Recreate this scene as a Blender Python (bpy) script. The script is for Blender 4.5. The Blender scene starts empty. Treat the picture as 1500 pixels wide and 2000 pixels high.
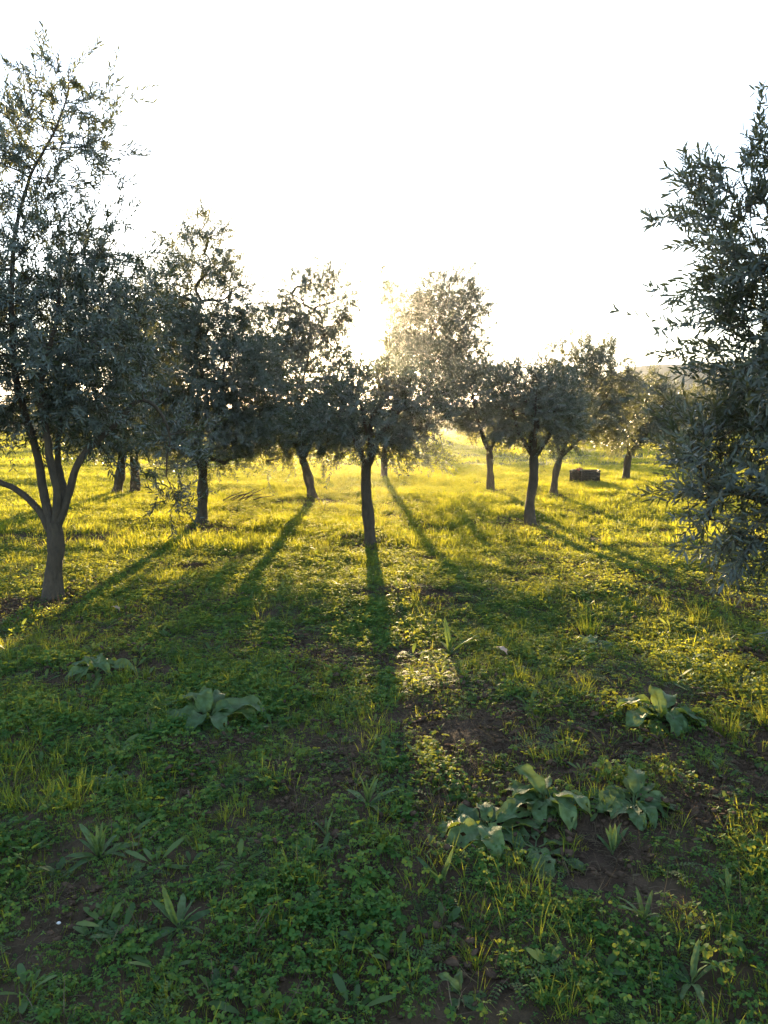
import bpy, math, random
import numpy as np
from mathutils import Vector

random.seed(7)
RNG = np.random.default_rng(11)
R = math.radians
scene = bpy.context.scene
COL = scene.collection

# ------------------------------------------------------------------ camera
CAM_H, PITCH, FPX = 1.6, R(6.84), 1500.0          # eye height, pitch down, focal length in photo pixels
cam_d = bpy.data.cameras.new('camera')
cam_d.sensor_fit = 'VERTICAL'; cam_d.sensor_height = 32.0; cam_d.lens = 24.0
cam_d.clip_start = 0.05; cam_d.clip_end = 2000
cam = bpy.data.objects.new('camera', cam_d); COL.objects.link(cam)
cam.location = (0, 0, CAM_H); cam.rotation_euler = (R(90) - PITCH, 0, 0)
scene.camera = cam

# ------------------------------------------------------------------ sky, sun, exposure
SUN_EL, SUN_AZ = R(5.3), R(-2.5)                  # azimuth from +Y towards +X
SUN_DIR = Vector((math.sin(SUN_AZ) * math.cos(SUN_EL), math.cos(SUN_AZ) * math.cos(SUN_EL), math.sin(SUN_EL)))
world = bpy.data.worlds.new('World'); scene.world = world; world.use_nodes = True
wn, wl = world.node_tree.nodes, world.node_tree.links
bg = wn['Background']
sky = wn.new('ShaderNodeTexSky'); sky.sky_type = 'NISHITA'; sky.sun_disc = False
sky.sun_elevation = SUN_EL; sky.sun_rotation = SUN_AZ
sky.air_density = 1.0; sky.dust_density = 1.0; sky.ozone_density = 3.0
veil = wn.new('ShaderNodeHueSaturation'); veil.inputs['Saturation'].default_value = .72      # thin even high haze pales the whole sky
wl.new(sky.outputs['Color'], veil.inputs['Color']); wl.new(veil.outputs['Color'], bg.inputs['Color'])
bg.inputs['Strength'].default_value = 0.15
sun_l = bpy.data.lights.new('sun_lamp', 'SUN'); sun_l.energy = 5.0; sun_l.angle = R(0.55); sun_l.color = (1.0, 0.74, 0.40)
sun = bpy.data.objects.new('sun_lamp', sun_l); COL.objects.link(sun)
sun.rotation_euler = SUN_DIR.to_track_quat('Z', 'Y').to_euler()
vs = scene.view_settings
vs.view_transform = 'Standard'; vs.look = 'None'; vs.gamma = 1.0; vs.use_curve_mapping = False
vs.exposure = 2.75
cy = scene.cycles
cy.max_bounces = 6; cy.diffuse_bounces = 3; cy.glossy_bounces = 2; cy.transmission_bounces = 4
cy.transparent_max_bounces = 4; cy.volume_bounces = 0
cy.caustics_reflective = False; cy.caustics_refractive = False
cy.sample_clamp_indirect = 6.0
cy.use_denoising = True

# ------------------------------------------------------------------ measuring helpers: photo pixel -> place
FW = Vector((0, math.cos(PITCH), -math.sin(PITCH))); UP = Vector((0, math.sin(PITCH), math.cos(PITCH)))
def ray(px, py):
    return Vector(((px - 750) / FPX, 0, 0)) + UP * ((1000 - py) / FPX) + FW
def at(px, py, y):
    d = ray(px, py); return Vector((0, 0, CAM_H)) + d * (y / d.y)
def ground_at(px, py):
    d = ray(px, py); t = -CAM_H / d.z; p = Vector((0, 0, CAM_H)) + d * t
    return Vector((p.x, p.y, 0))

# ------------------------------------------------------------------ noise (numpy value noise)
LAT = np.random.default_rng(3).random((64, 256, 256))[:12]
def vn(x, y, s, k):
    x = np.asarray(x, float) / s + 1000.37 + 13 * k; y = np.asarray(y, float) / s + 1000.71 + 7 * k
    xi, yi = np.floor(x).astype(int), np.floor(y).astype(int); fx, fy = x - xi, y - yi
    fx = fx * fx * (3 - 2 * fx); fy = fy * fy * (3 - 2 * fy); L = LAT[k % 12]
    a, b = L[xi % 256, yi % 256], L[(xi + 1) % 256, yi % 256]
    c, d = L[xi % 256, (yi + 1) % 256], L[(xi + 1) % 256, (yi + 1) % 256]
    return (a * (1 - fx) + b * fx) * (1 - fy) + (c * (1 - fx) + d * fx) * fy
def height(x, y):
    x = np.asarray(x, float); y = np.asarray(y, float)
    h = 0.16 * (vn(x, y, 5.0, 0) - .5) + 0.09 * (vn(x, y, 1.3, 1) - .5) + 0.035 * (vn(x, y, .35, 2) - .5)
    far = np.clip((np.hypot(x, y) - 60) / 120, 0, 1)
    return h * (1 + 2 * far)
def hz(x, y): return float(height(x, y))
# bare soil spots: (pixel x, pixel y, radius m, strength)
SOIL = [(450, 1475, .30, .9), (640, 1530, .45, .9), (930, 1470, .50, 1.), (1180, 1480, .42, 1.), (1420, 1520, .45, 1.),
        (700, 1290, .45, .8), (560, 1260, .40, .7), (190, 1325, .30, .9), (1090, 1680, .25, 1.), (850, 1600, .30, .8),
        (60, 1175, .5, 1.), (720, 1075, .35, .8), (395, 1030, .5, .9), (1035, 1025, .6, .9), (620, 980, .7, 1.),
        (960, 965, .6, .8), (1090, 975, .6, .8), (1330, 1165, .55, .9), (1450, 1180, .5, .9), (920, 1925, .10, .9), (700, 1960, .18, .5),
        (60, 1830, .14, .45), (340, 1760, .14, .45), (480, 1940, .16, .5), (1180, 1260, .3, .6), (1090, 1110, .5, .7), (520, 960, .6, .7),
        (1150, 1755, .15, .8), (330, 1180, .4, .8), (240, 1215, .4, .8), (840, 1690, .2, .7)]
SOILW = [(ground_at(a, b), r, s) for a, b, r, s in SOIL]
def soil(x, y):
    x = np.asarray(x, float); y = np.asarray(y, float)
    m = np.zeros_like(x)
    w = (vn(x, y, .22, 5) - .5) * .9
    for p, r, s in SOILW:
        d = np.hypot(x - p.x, (y - p.y) * .75) / r
        m = np.maximum(m, s * np.clip(1.55 - d - w * 1.2, 0, 1))
    n = .6 * vn(x, y, .9, 3) + .4 * vn(x, y, .28, 4)
    return np.clip(np.maximum(m * .88, (n - .68) * 5.5), 0, 1)

# ------------------------------------------------------------------ mesh helpers
def mesh_np(name, V, faces, smooth=False, tone=None):
    """V (n,3); faces: list of (m,k) int arrays"""
    me = bpy.data.meshes.new(name)
    V = np.asarray(V, np.float32); me.vertices.add(len(V)); me.vertices.foreach_set('co', V.ravel())
    faces = [np.asarray(f, np.int32) for f in faces if len(f)]
    loops = np.concatenate([f.ravel() for f in faces]) if faces else np.zeros(0, np.int32)
    cnt = np.concatenate([np.full(len(f), f.shape[1], np.int32) for f in faces]) if faces else np.zeros(0, np.int32)
    me.loops.add(len(loops)); me.loops.foreach_set('vertex_index', loops)
    me.polygons.add(len(cnt))
    me.polygons.foreach_set('loop_start', np.concatenate([[0], np.cumsum(cnt)[:-1]]).astype(np.int32) if len(cnt) else cnt)
    me.polygons.foreach_set('loop_total', cnt)
    if smooth: me.polygons.foreach_set('use_smooth', np.ones(len(cnt), bool))
    if tone is not None:
        a = me.attributes.new('tone', 'FLOAT', 'POINT'); a.data.foreach_set('value', np.asarray(tone, np.float32))
    me.update(calc_edges=True)
    return me
def obj(name, me, mat=None, parent=None, loc=None, link=True):
    o = bpy.data.objects.new(name, me)
    if link: COL.objects.link(o)
    if mat is not None and me is not None and not me.materials: me.materials.append(mat)
    if parent is not None: o.parent = parent
    if loc is not None: o.location = loc
    return o
def thing(name, loc, label, cat, group=None, rz=0):
    o = bpy.data.objects.new(name, None); COL.objects.link(o)
    o.empty_display_size = .1; o.location = loc; o.rotation_euler = (0, 0, rz)
    o['label'] = label; o['category'] = cat
    if group: o['group'] = group
    return o
def tag(o, label, cat, group=None, kind=None):
    if label: o['label'] = label
    if cat: o['category'] = cat
    if group: o['group'] = group
    if kind: o['kind'] = kind
    return o
class Bag:
    """collects numpy pieces into one mesh"""
    def __init__(s): s.V, s.F, s.T, s.n = [], {}, [], 0
    def add(s, V, F, tone=0.5):
        V = np.asarray(V, float); F = np.asarray(F, int)
        s.V.append(V); s.F.setdefault(F.shape[1], []).append(F + s.n); s.n += len(V)
        s.T.append(np.full(len(V), tone) if np.isscalar(tone) else tone)
    def mesh(s, name, smooth=False):
        return mesh_np(name, np.concatenate(s.V), [np.concatenate(f) for f in s.F.values()], smooth, np.concatenate(s.T))
def unit(v): return v / (np.linalg.norm(v, axis=-1, keepdims=True) + 1e-9)
def tube(P, r, k):
    """tube along polyline P (n,3), radii r (n,), k sides, closed tip"""
    P = np.asarray(P, float); n = len(P); r = np.asarray(r, float)
    D = unit(np.gradient(P, axis=0)); up = np.array([1., .13, .07]) if abs(D[0, 2]) > .7 else np.array([0.05, .1, 1.])
    S = unit(np.cross(D, up)); T = np.cross(D, S)
    a = np.arange(k) * 2 * math.pi / k
    V = P[:, None] + r[:, None, None] * (np.cos(a)[None, :, None] * S[:, None] + np.sin(a)[None, :, None] * T[:, None])
    i = np.arange(n - 1)[:, None] * k; j = np.arange(k)[None]; j2 = (j + 1) % k
    F = np.stack([i + j, i + j2, i + k + j2, i + k + j], -1).reshape(-1, 4)
    return V.reshape(-1, 3), F
def tubes(P, r, k):
    """many tubes at once: P (m,n,3), r (n,) or (m,n)"""
    m, n = P.shape[:2]; r = np.broadcast_to(r, (m, n))
    D = unit(np.gradient(P, axis=1)); S = unit(np.cross(D, np.array([.31, .17, .93]))); T = np.cross(D, S)
    a = np.arange(k) * 2 * math.pi / k
    V = P[:, :, None] + r[:, :, None, None] * (np.cos(a)[:, None] * S[:, :, None] + np.sin(a)[:, None] * T[:, :, None])
    i = np.arange(n - 1)[:, None] * k; j = np.arange(k)[None]; j2 = (j + 1) % k
    F = np.stack([i + j, i + j2, i + k + j2, i + k + j], -1).reshape(-1, 4)
    return V.reshape(-1, 3), (F[None] + (np.arange(m) * n * k)[:, None, None]).reshape(-1, 4)
def smooth_line(P, step):
    """Catmull-Rom through points, resampled"""
    P = np.asarray([tuple(p) for p in P], float)
    Q = np.vstack([2 * P[0] - P[1], P, 2 * P[-1] - P[-2]]); out = []
    for i in range(1, len(Q) - 2):
        m = max(2, int(np.linalg.norm(Q[i + 1] - Q[i]) / step)); t = np.linspace(0, 1, m, endpoint=False)[:, None]
        out.append(.5 * (2 * Q[i] + (Q[i + 1] - Q[i - 1]) * t + (2 * Q[i - 1] - 5 * Q[i] + 4 * Q[i + 1] - Q[i + 2]) * t ** 2
                         + (3 * Q[i] - Q[i - 1] - 3 * Q[i + 1] + Q[i + 2]) * t ** 3))
    out.append(P[-1:]); return np.concatenate(out)

# ------------------------------------------------------------------ materials
def newmat(name):
    m = bpy.data.materials.new(name); m.use_nodes = True
    return m, m.node_tree.nodes, m.node_tree.links, m.node_tree.nodes['Principled BSDF'], m.node_tree.nodes['Material Output']
def mixc(n, l, fac, a, b, mode='MIX'):
    x = n.new('ShaderNodeMix'); x.data_type = 'RGBA'; x.blend_type = mode
    for s, v in ((x.inputs[0], fac), (x.inputs[6], a), (x.inputs[7], b)):
        if hasattr(v, 'links') or hasattr(v, 'is_linked'): l.new(v, s)
        else: s.default_value = (*v, 1) if isinstance(v, tuple) and len(v) == 3 else v
    return x.outputs[2]
def leafmat(name, a, b, trans, tfac, rough=.45, under=None, spec=.4, bump=0):
    """two-sided leaf: colour a..b by per-leaf tone, pale underside, light passing through"""
    m, n, l, p, out = newmat(name)
    at_ = n.new('ShaderNodeAttribute'); at_.attribute_name = 'tone'
    oi = n.new('ShaderNodeObjectInfo')
    c = mixc(n, l, at_.outputs['Fac'], a, b)
    hs = n.new('ShaderNodeHueSaturation'); l.new(c, hs.inputs['Color'])
    mr = n.new('ShaderNodeMapRange'); l.new(oi.outputs['Random'], mr.inputs[0]); mr.inputs[3].default_value = .75; mr.inputs[4].default_value = 1.3
    l.new(mr.outputs[0], hs.inputs['Value'])
    mh = n.new('ShaderNodeMapRange'); l.new(oi.outputs['Random'], mh.inputs[0]); mh.inputs[3].default_value = .515; mh.inputs[4].default_value = .485
    l.new(mh.outputs[0], hs.inputs['Hue'])
    col = hs.outputs[0]
    if under is not None:
        g = n.new('ShaderNodeNewGeometry'); col = mixc(n, l, g.outputs['Backfacing'], col, under)
    if bump:
        nz = n.new('ShaderNodeTexNoise'); nz.inputs['Scale'].default_value = 60; tc = n.new('ShaderNodeTexCoord'); l.new(tc.outputs['Object'], nz.inputs['Vector'])
        bp = n.new('ShaderNodeBump'); bp.inputs['Strength'].default_value = bump; bp.inputs['Distance'].default_value = .004
        l.new(nz.outputs[0], bp.inputs['Height']); l.new(bp.outputs[0], p.inputs['Normal'])
    if bump:
        bz = n.new('ShaderNodeTexNoise'); bz.inputs['Scale'].default_value = 7; bz.inputs['Detail'].default_value = 5; l.new(tc.outputs['Object'], bz.inputs['Vector'])
        br = n.new('ShaderNodeValToRGB'); br.color_ramp.elements[0].position = .38; br.color_ramp.elements[1].position = .62; l.new(bz.outputs[0], br.inputs[0])
        br.color_ramp.elements[0].color = (.62, .60, .42, 1); br.color_ramp.elements[1].color = (1.15, 1.1, 1.05, 1)
        col = mixc(n, l, 1.0, col, br.outputs[0], 'MULTIPLY')
    l.new(col, p.inputs['Base Color']); p.inputs['Roughness'].default_value = rough
    p.inputs['Specular IOR Level'].default_value = spec
    t = n.new('ShaderNodeBsdfTranslucent'); tcol = mixc(n, l, 1.0, trans, (1., 1., 1.), 'MULTIPLY')
    th = n.new('ShaderNodeHueSaturation'); l.new(tcol, th.inputs['Color']); l.new(mr.outputs[0], th.inputs['Value']); l.new(mh.outputs[0], th.inputs['Hue'])
    l.new(th.outputs[0], t.inputs['Color'])
    ms = n.new('ShaderNodeMixShader'); ms.inputs[0].default_value = tfac
    l.new(p.outputs[0], ms.inputs[1]); l.new(t.outputs[0], ms.inputs[2]); l.new(ms.outputs[0], out.inputs['Surface'])
    return m
M_OLIVE = leafmat('olive_leaf', (.022, .035, .025), (.055, .075, .046), (.22, .22, .06), .25, .40, (.105, .125, .105), .4)
M_GRASS = leafmat('grass_blade', (.034, .105, .018), (.075, .155, .028), (.48, .46, .03), .47, .6, None, .2)
M_CLOVER = leafmat('clover_leaf', (.030, .115, .026), (.062, .165, .036), (.43, .42, .03), .45, .65, None, .15)
M_WEED = leafmat('weed_leaf', (.045, .10, .030), (.07, .13, .05), (.34, .40, .04), .42, .6, None, .2)
M_DOCK = leafmat('dock_leaf', (.062, .130, .050), (.115, .180, .075), (.34, .40, .04), .3, .55, (.10, .17, .08), .28, .6)
M_LITTER = leafmat('dry_litter', (.07, .05, .03), (.17, .13, .08), (.2, .14, .06), .12, .8, None, .08)

def barkmat():
    m, n, l, p, out = newmat('olive_bark')
    tc = n.new('ShaderNodeTexCoord'); mp = n.new('ShaderNodeMapping'); mp.inputs['Scale'].default_value = (14, 14, 5); l.new(tc.outputs['Object'], mp.inputs['Vector'])
    nz = n.new('ShaderNodeTexNoise'); nz.inputs['Scale'].default_value = 1.6; nz.inputs['Detail'].default_value = 8; nz.inputs['Roughness'].default_value = .65; l.new(mp.outputs[0], nz.inputs['Vector'])
    n2 = n.new('ShaderNodeTexNoise'); n2.inputs['Scale'].default_value = 3; n2.inputs['Detail'].default_value = 3; l.new(tc.outputs['Object'], n2.inputs['Vector'])
    cr = n.new('ShaderNodeValToRGB'); l.new(nz.outputs[0], cr.inputs[0])
    cr.color_ramp.elements[0].position = .3; cr.color_ramp.elements[0].color = (.036, .023, .014, 1)
    cr.color_ramp.elements[1].position = .7; cr.color_ramp.elements[1].color = (.13, .086, .050, 1)
    c = mixc(n, l, n2.outputs[0], cr.outputs[0], (.058, .046, .028)); l.new(c, p.inputs['Base Color'])
    p.inputs['Roughness'].default_value = .9
    b = n.new('ShaderNodeBump'); b.inputs['Strength'].default_value = 1.0; b.inputs['Distance'].default_value = .035
    l.new(nz.outputs[0], b.inputs['Height']); l.new(b.outputs[0], p.inputs['Normal'])
    return m
M_BARK = barkmat()
def soilmat():
    m, n, l, p, out = newmat('soil')
    tc = n.new('ShaderNodeTexCoord')
    n1 = n.new('ShaderNodeTexNoise'); n1.inputs['Scale'].default_value = 9; n1.inputs['Detail'].default_value = 9; n1.inputs['Roughness'].default_value = .7; l.new(tc.outputs['Object'], n1.inputs['Vector'])
    n2 = n.new('ShaderNodeTexNoise'); n2.inputs['Scale'].default_value = 70; n2.inputs['Detail'].default_value = 5; l.new(tc.outputs['Object'], n2.inputs['Vector'])
    cr = n.new('ShaderNodeValToRGB'); l.new(n1.outputs[0], cr.inputs[0])
    cr.color_ramp.elements[0].position = .32; cr.color_ramp.elements[0].color = (.040, .026, .018, 1)
    cr.color_ramp.elements[1].position = .72; cr.color_ramp.elements[1].color = (.125, .082, .052, 1)
    at_ = n.new('ShaderNodeAttribute'); at_.attribute_name = 'tone'
    g = mixc(n, l, n2.outputs[0], (.030, .055, .014), (.075, .095, .028))
    c = mixc(n, l, at_.outputs['Fac'], cr.outputs[0], g)
    l.new(c, p.inputs['Base Color']); p.inputs['Roughness'].default_value = .95; p.inputs['Specular IOR Level'].default_value = .06
    b = n.new('ShaderNodeBump'); b.inputs['Strength'].default_value = 1; b.inputs['Distance'].default_value = .02
    l.new(n1.outputs[0], b.inputs['Height'])
    b2 = n.new('ShaderNodeBump'); b2.inputs['Strength'].default_value = .8; b2.inputs['Distance'].default_value = .006
    l.new(n2.outputs[0], b2.inputs['Height']); l.new(b.outputs[0], b2.inputs['Normal']); l.new(b2.outputs[0], p.inputs['Normal'])
    return m
M_SOIL = soilmat()
def plain(name, c, rough=.6, var=.25, scale=30):
    m, n, l, p, out = newmat(name)
    tc = n.new('ShaderNodeTexCoord'); nz = n.new('ShaderNodeTexNoise'); nz.inputs['Scale'].default_value = scale; nz.inputs['Detail'].default_value = 6
    l.new(tc.outputs['Object'], nz.inputs['Vector'])
    k = mixc(n, l, nz.outputs[0], tuple(v * (1 - var) for v in c), tuple(v * (1 + var) for v in c))
    l.new(k, p.inputs['Base Color']); p.inputs['Roughness'].default_value = rough
    return m

# ------------------------------------------------------------------ ground sheet and hill
def axis(segs):
    out = []
    for a, b, st in segs: out.append(np.arange(a, b, st))
    out.append([segs[-1][1]]); return np.concatenate(out)
xs = axis([(-240, -60, 12), (-60, -16, 2), (-16, -5, .25), (-5, -3.6, .1), (-3.6, 3.6, .045), (3.6, 5, .1), (5, 16, .25), (16, 60, 2), (60, 240, 12)])
ys = axis([(-40, -4, 4), (-4, 1, .5), (1, 7, .045), (7, 14, .09), (14, 40, .35), (40, 80, 2), (80, 240, 8)])
X, Y = np.meshgrid(xs, ys, indexing='ij'); S = soil(X, Y)
Z = height(X, Y) + S * .022 * (vn(X, Y, .07, 6) + .6 * vn(X, Y, .15, 7) - 1.1) * np.clip((16 - Y) / 6, 0, 1)
ni, nj = X.shape
I = (np.arange(ni - 1)[:, None] * nj + np.arange(nj - 1)[None]).ravel()
gt = np.clip((Y - 9) / 14, 0, 1) * .8 * (1 - S * .8) + .10 * (1 - S)
ground = obj('ground', mesh_np('ground', np.stack([X, Y, Z], -1).reshape(-1, 3), [np.stack([I, I + nj, I + nj + 1, I + 1], -1)], True, gt.ravel()), M_SOIL)
ground['kind'] = 'structure'

hx = np.linspace(-235, 235, 150); hy = np.linspace(100, 190, 40)
HX, HY = np.meshgrid(hx, hy, indexing='ij')
base = np.interp(HX, [-235, -120, -60, -20, 8, 26, 38, 47, 58, 80, 150, 235], [6, 5.5, 4.2, 3.2, 3.6, 6.2, 9.4, 11.6, 12.2, 11.5, 9, 8])
prof = np.sin(np.clip((HY - 100) / 90, 0, 1) * math.pi) ** .8
HZ = -.6 + (base * prof) + (vn(HX, HY, 9, 8) - .5) * 1.6 * prof + (vn(HX, HY, 4, 9) - .5) * 1.2 * prof
mi, mj = HX.shape; I = (np.arange(mi - 1)[:, None] * mj + np.arange(mj - 1)[None]).ravel()
hill = obj('hill', mesh_np('hill', np.stack([HX, HY, HZ], -1).reshape(-1, 3), [np.stack([I, I + mj, I + mj + 1, I + 1], -1)], True),
           plain('hill_scrub', (.05, .06, .035), .9, .4, .2)); hill['kind'] = 'structure'

# ------------------------------------------------------------------ olive trees
# leaf templates: columns t (along), s (across), h (lift)
LEAF0 = (np.array([[0, 0, 0], [.28, .42, .10], [.28, 0, -.06], [.28, -.42, .10], [.66, .40, .08], [.66, 0, -.08], [.66, -.40, .08], [1, 0, .0]]),
         np.array([[0, 2, 1], [0, 3, 2], [1, 2, 4], [2, 5, 4], [2, 3, 5], [3, 6, 5], [4, 5, 7], [5, 6, 7]]))
LEAF1 = (np.array([[0, 0, 0], [.45, .5, .12], [1, 0, -.05], [.45, -.5, .12]]), np.array([[0, 2, 1], [0, 3, 2]]))
LEAFM = (np.array([[0, 0, 0], [.3, .45, .10], [.3, -.45, .10], [.7, .38, .08], [.7, -.38, .08], [1, 0, -.03]]), np.array([[0, 2, 1], [1, 2, 4], [1, 4, 3], [3, 4, 5]]))
def leaves_mesh(name, B, D, N, L, W, tone, lod, smooth=False):
    T, F = lod
    S = unit(np.cross(D, N)); N = np.cross(S, D)
    curl = RNG.uniform(-.22, .10, len(B))
    t = T[None, :, 0, None]
    V = B[:, None] + D[:, None] * (L[:, None, None] * t) + S[:, None] * (W[:, None, None] * T[None, :, 1, None]) \
        + N[:, None] * (W[:, None, None] * T[None, :, 2, None] + (L * curl)[:, None, None] * t ** 2)
    k = len(T); FF = (F[None] + (np.arange(len(B)) * k)[:, None, None]).reshape(-1, F.shape[1])
    return mesh_np(name, V.reshape(-1, 3), [FF], smooth, np.repeat(tone, k))

def make_tree(label, base, trunk, limbs, blobs, rt, leaf=(.062, .0125), dens=170, lod=LEAF1, group=None, droop=(), nsingle=0, name='olive_tree', seed=0, spray=()):
    """trunk, limbs: world polylines; blobs: (centre, (rx,ry,rz), density factor)"""
    rg = np.random.default_rng(seed + 100)
    root = thing(name, base, label, 'olive tree', group)
    o = np.array(base)
    nodeP, nodeR = [], []
    def wob(P, amp):
        n = len(P); w = np.cumsum(rg.normal(0, 1, (n, 3)), 0); w -= np.linspace(0, 1, n)[:, None] * w[-1]
        return P + w * amp / math.sqrt(max(n, 2))
    # trunk
    tp = smooth_line(trunk, .05) - o
    n = len(tp); tt = np.linspace(0, 1, n); zz = tp[:, 2]
    rr = rt * (1 - .22 * tt) * (1 + .55 * np.exp(-np.clip(zz, 0, 9) / .07)) * (1 + .07 * np.sin(tt * 9 + seed) + rg.normal(0, .02, n))
    V, F = tube(tp, rr, 14)
    ang = np.tile(np.arange(14), n) * 2 * math.pi / 14; zz2 = np.repeat(zz, 14)
    ax = np.repeat(tp, 14, 0); bulge = 1 + .09 * np.sin(3 * ang + zz2 * 4 + seed) + .06 * np.sin(5 * ang - zz2 * 9) + .05 * np.sin(2 * ang + zz2 * 17 + seed) + rg.normal(0, .018, len(V))
    V = ax + (V - ax) * bulge[:, None]
    obj('trunk', mesh_np('trunk', V, [F], True), M_BARK, root)
    nodeP.append(tp[n // 2:]); nodeR.append(rr[n // 2:])
    for lp, r0, r1 in limbs:
        P = wob(smooth_line(lp, .06), .02) - o; m = len(P)
        r = np.linspace(r0, r1, m) * (1 + rg.normal(0, .03, m)); r[0] *= .9
        V, F = tube(P, r, 9); obj('limb', mesh_np('limb', V, [F], True), M_BARK, root)
        k = m // 4; nodeP.append(P[k:]); nodeR.append(r[k:])
    nodeP = np.concatenate(nodeP); nodeR = np.concatenate(nodeR)
    cz = nodeP[:, 2].mean(); axis_xy = nodeP[:, :2].mean(0)
    # tips inside the crown volumes, in three generations
    tips, cen = [], []
    for c, rad, f in blobs:
        vol = 4.19 * rad[0] * rad[1] * rad[2]; cnt = max(6, int(vol * dens * f))
        u = unit(rg.normal(0, 1, (cnt, 3))); q = rg.uniform(.12, 1, cnt) ** .38
        lump = 1 + .22 * np.sin(u[:, 0] * 4.1 + seed) * np.sin(u[:, 2] * 5.3 + 2 * seed) + rg.normal(0, .06, cnt)
        tips.append(np.array(c) - o + u * (q * lump)[:, None] * np.array(rad)); cen.append(np.repeat((np.array(c) - o)[None], cnt, 0))
    tips = np.concatenate(tips); cen = np.concatenate(cen)
    keep = tips[:, 2] > .25; tips, cen = tips[keep], cen[keep]
    nt = len(tips); order = rg.permutation(nt); lvl = np.full(nt, 2); lvl[order[:max(8, nt // 40)]] = 0; lvl[order[max(8, nt // 40):nt // 7]] = 1
    twig = Bag(); sB, sD, sL = [], [], []
    for g, (k, nseg, r0c) in enumerate(((6, 9, .55), (4, 6, .5), (3, 4, .5))):
        addP, addR = [], []
        idx = np.where(lvl == g)[0]
        for i in idx:
            t = tips[i]; dv = t - nodeP; d = np.linalg.norm(dv, axis=1)
            cost = d + .5 * np.clip(-dv[:, 2], 0, 9) * (0.3 if t[2] < cz - .4 else 1) + (d < .06) * .3
            j = int(cost.argmin()); a = nodeP[j]; L = d[j]
            out = unit(t - cen[i]); mid = a + (t - a) * .5 + np.array([0, 0, .10 * L]) + rg.normal(0, .07, 3) * L
            s = np.linspace(0, 1, nseg)[:, None]; P = (1 - s) ** 2 * a + 2 * s * (1 - s) * mid + s ** 2 * t
            P[1:] += rg.normal(0, .012, (nseg - 1, 3)) * min(1, L * 2)
            ra = min(nodeR[j] * .7, .004 + .009 * L); r = np.linspace(max(ra, .0024), .0018, nseg)
            twig.add(*tube(P, r, k)); addP.append(P[1:]); addR.append(r[1:])
            # leafy shoots at the end and along the branch
            e = unit(P[-1] - P[-2])
            low = np.clip((cen[i][2] + .1 - t[2]) * .9, 0, .8)
            for q in range(2 if g == 2 else 3):
                sd = unit(.5 * e + .55 * out + np.array([0, 0, .45 - low]) + rg.normal(0, .35, 3))
                sB.append(P[-1 - q]); sD.append(sd); sL.append(rg.uniform(.14, .34))
            if L > .25:
                for s0 in np.arange(.35, .9, .22):
                    jj = int(s0 * nseg); sB.append(P[jj]); sD.append(unit(e + rg.normal(0, .7, 3) + out * .3)); sL.append(rg.uniform(.08, .2))
        if addP: nodeP = np.concatenate([nodeP] + addP); nodeR = np.concatenate([nodeR] + addR)
    for p0, p1 in spray:                                     # long whips standing clear of the crown
        P = wob(smooth_line([p0, (Vector(p0) + Vector(p1)) / 2 + Vector((rg.normal(0, .08), rg.normal(0, .05), 0)), p1], .07), .015) - o
        twig.add(*tube(P, np.linspace(.007, .002, len(P)), 4))
        for q in range(2, len(P), 1):
            sB.append(P[q]); sD.append(unit(unit(P[-1] - P[0]) * .8 + rg.normal(0, .5, 3))); sL.append(rg.uniform(.05, .16))
    sB, sD, sL = np.array(sB), np.array(sD), np.array(sL)
    # leaves in opposite pairs along every shoot
    ls, wsz = leaf; step = .020 * (ls / .062)
    ns = len(sB); m = np.clip((sL / step).astype(int), 3, 16); M = int(m.max())
    s = (np.arange(M)[None] + .6) / m[:, None]; ok = s <= 1.05; s = np.minimum(s, 1)[..., None]
    bend = rg.normal(0, .16, (ns, 1, 3)) + np.array([0, 0, -.12])
    P = sB[:, None] + sD[:, None] * (s * sL[:, None, None]) + bend * (s ** 2 * sL[:, None, None])
    e = unit(sD[:, None] + bend * (2 * s)); a = unit(np.cross(e, rg.normal(0, 1, (ns, 1, 3)))); c = np.cross(e, a)
    ph = ((np.arange(M) % 2) * math.pi / 2)[None, :, None] + rg.normal(0, .35, (ns, M, 1))
    x = a * np.cos(ph) + c * np.sin(ph); up = .75 + .5 * s
    B, D, N = [], [], []
    for sg in (1, -1):
        dd = unit(e * up + sg * x + rg.normal(0, .18, (ns, M, 3)) + np.array([0, 0, .05]))
        B.append(P[ok]); D.append(dd[ok]); N.append(unit(e - dd * .3 + rg.normal(0, .35, (ns, M, 3)) + np.array([0, 0, .5]))[ok])
    e1 = sB + sD * sL[:, None] + bend[:, 0] * sL[:, None]; eh = sB + sD * (sL * .5)[:, None] + bend[:, 0] * (sL * .25)[:, None]
    if lod is not LEAF1: twig.add(*tubes(np.stack([sB, eh, e1], 1), np.array([.0022, .0017, .001]), 3))
    B, D, N = np.concatenate(B), np.concatenate(D), np.concatenate(N)
    nl = len(B); Ls = ls * rg.uniform(.6, 1.15, nl); Ws = wsz * rg.uniform(.75, 1.2, nl)
    young = np.clip(vn(B[:, 0] * 3 + B[:, 2], B[:, 1] * 3 + B[:, 2] * 2, .5, seed) - .3, 0, 1)
    tone = np.clip(young + rg.normal(0, .25, nl), 0, 1.3)
    w = obj('twigs', twig.mesh('twigs', True), M_BARK, root); w['kind'] = 'stuff'
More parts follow.
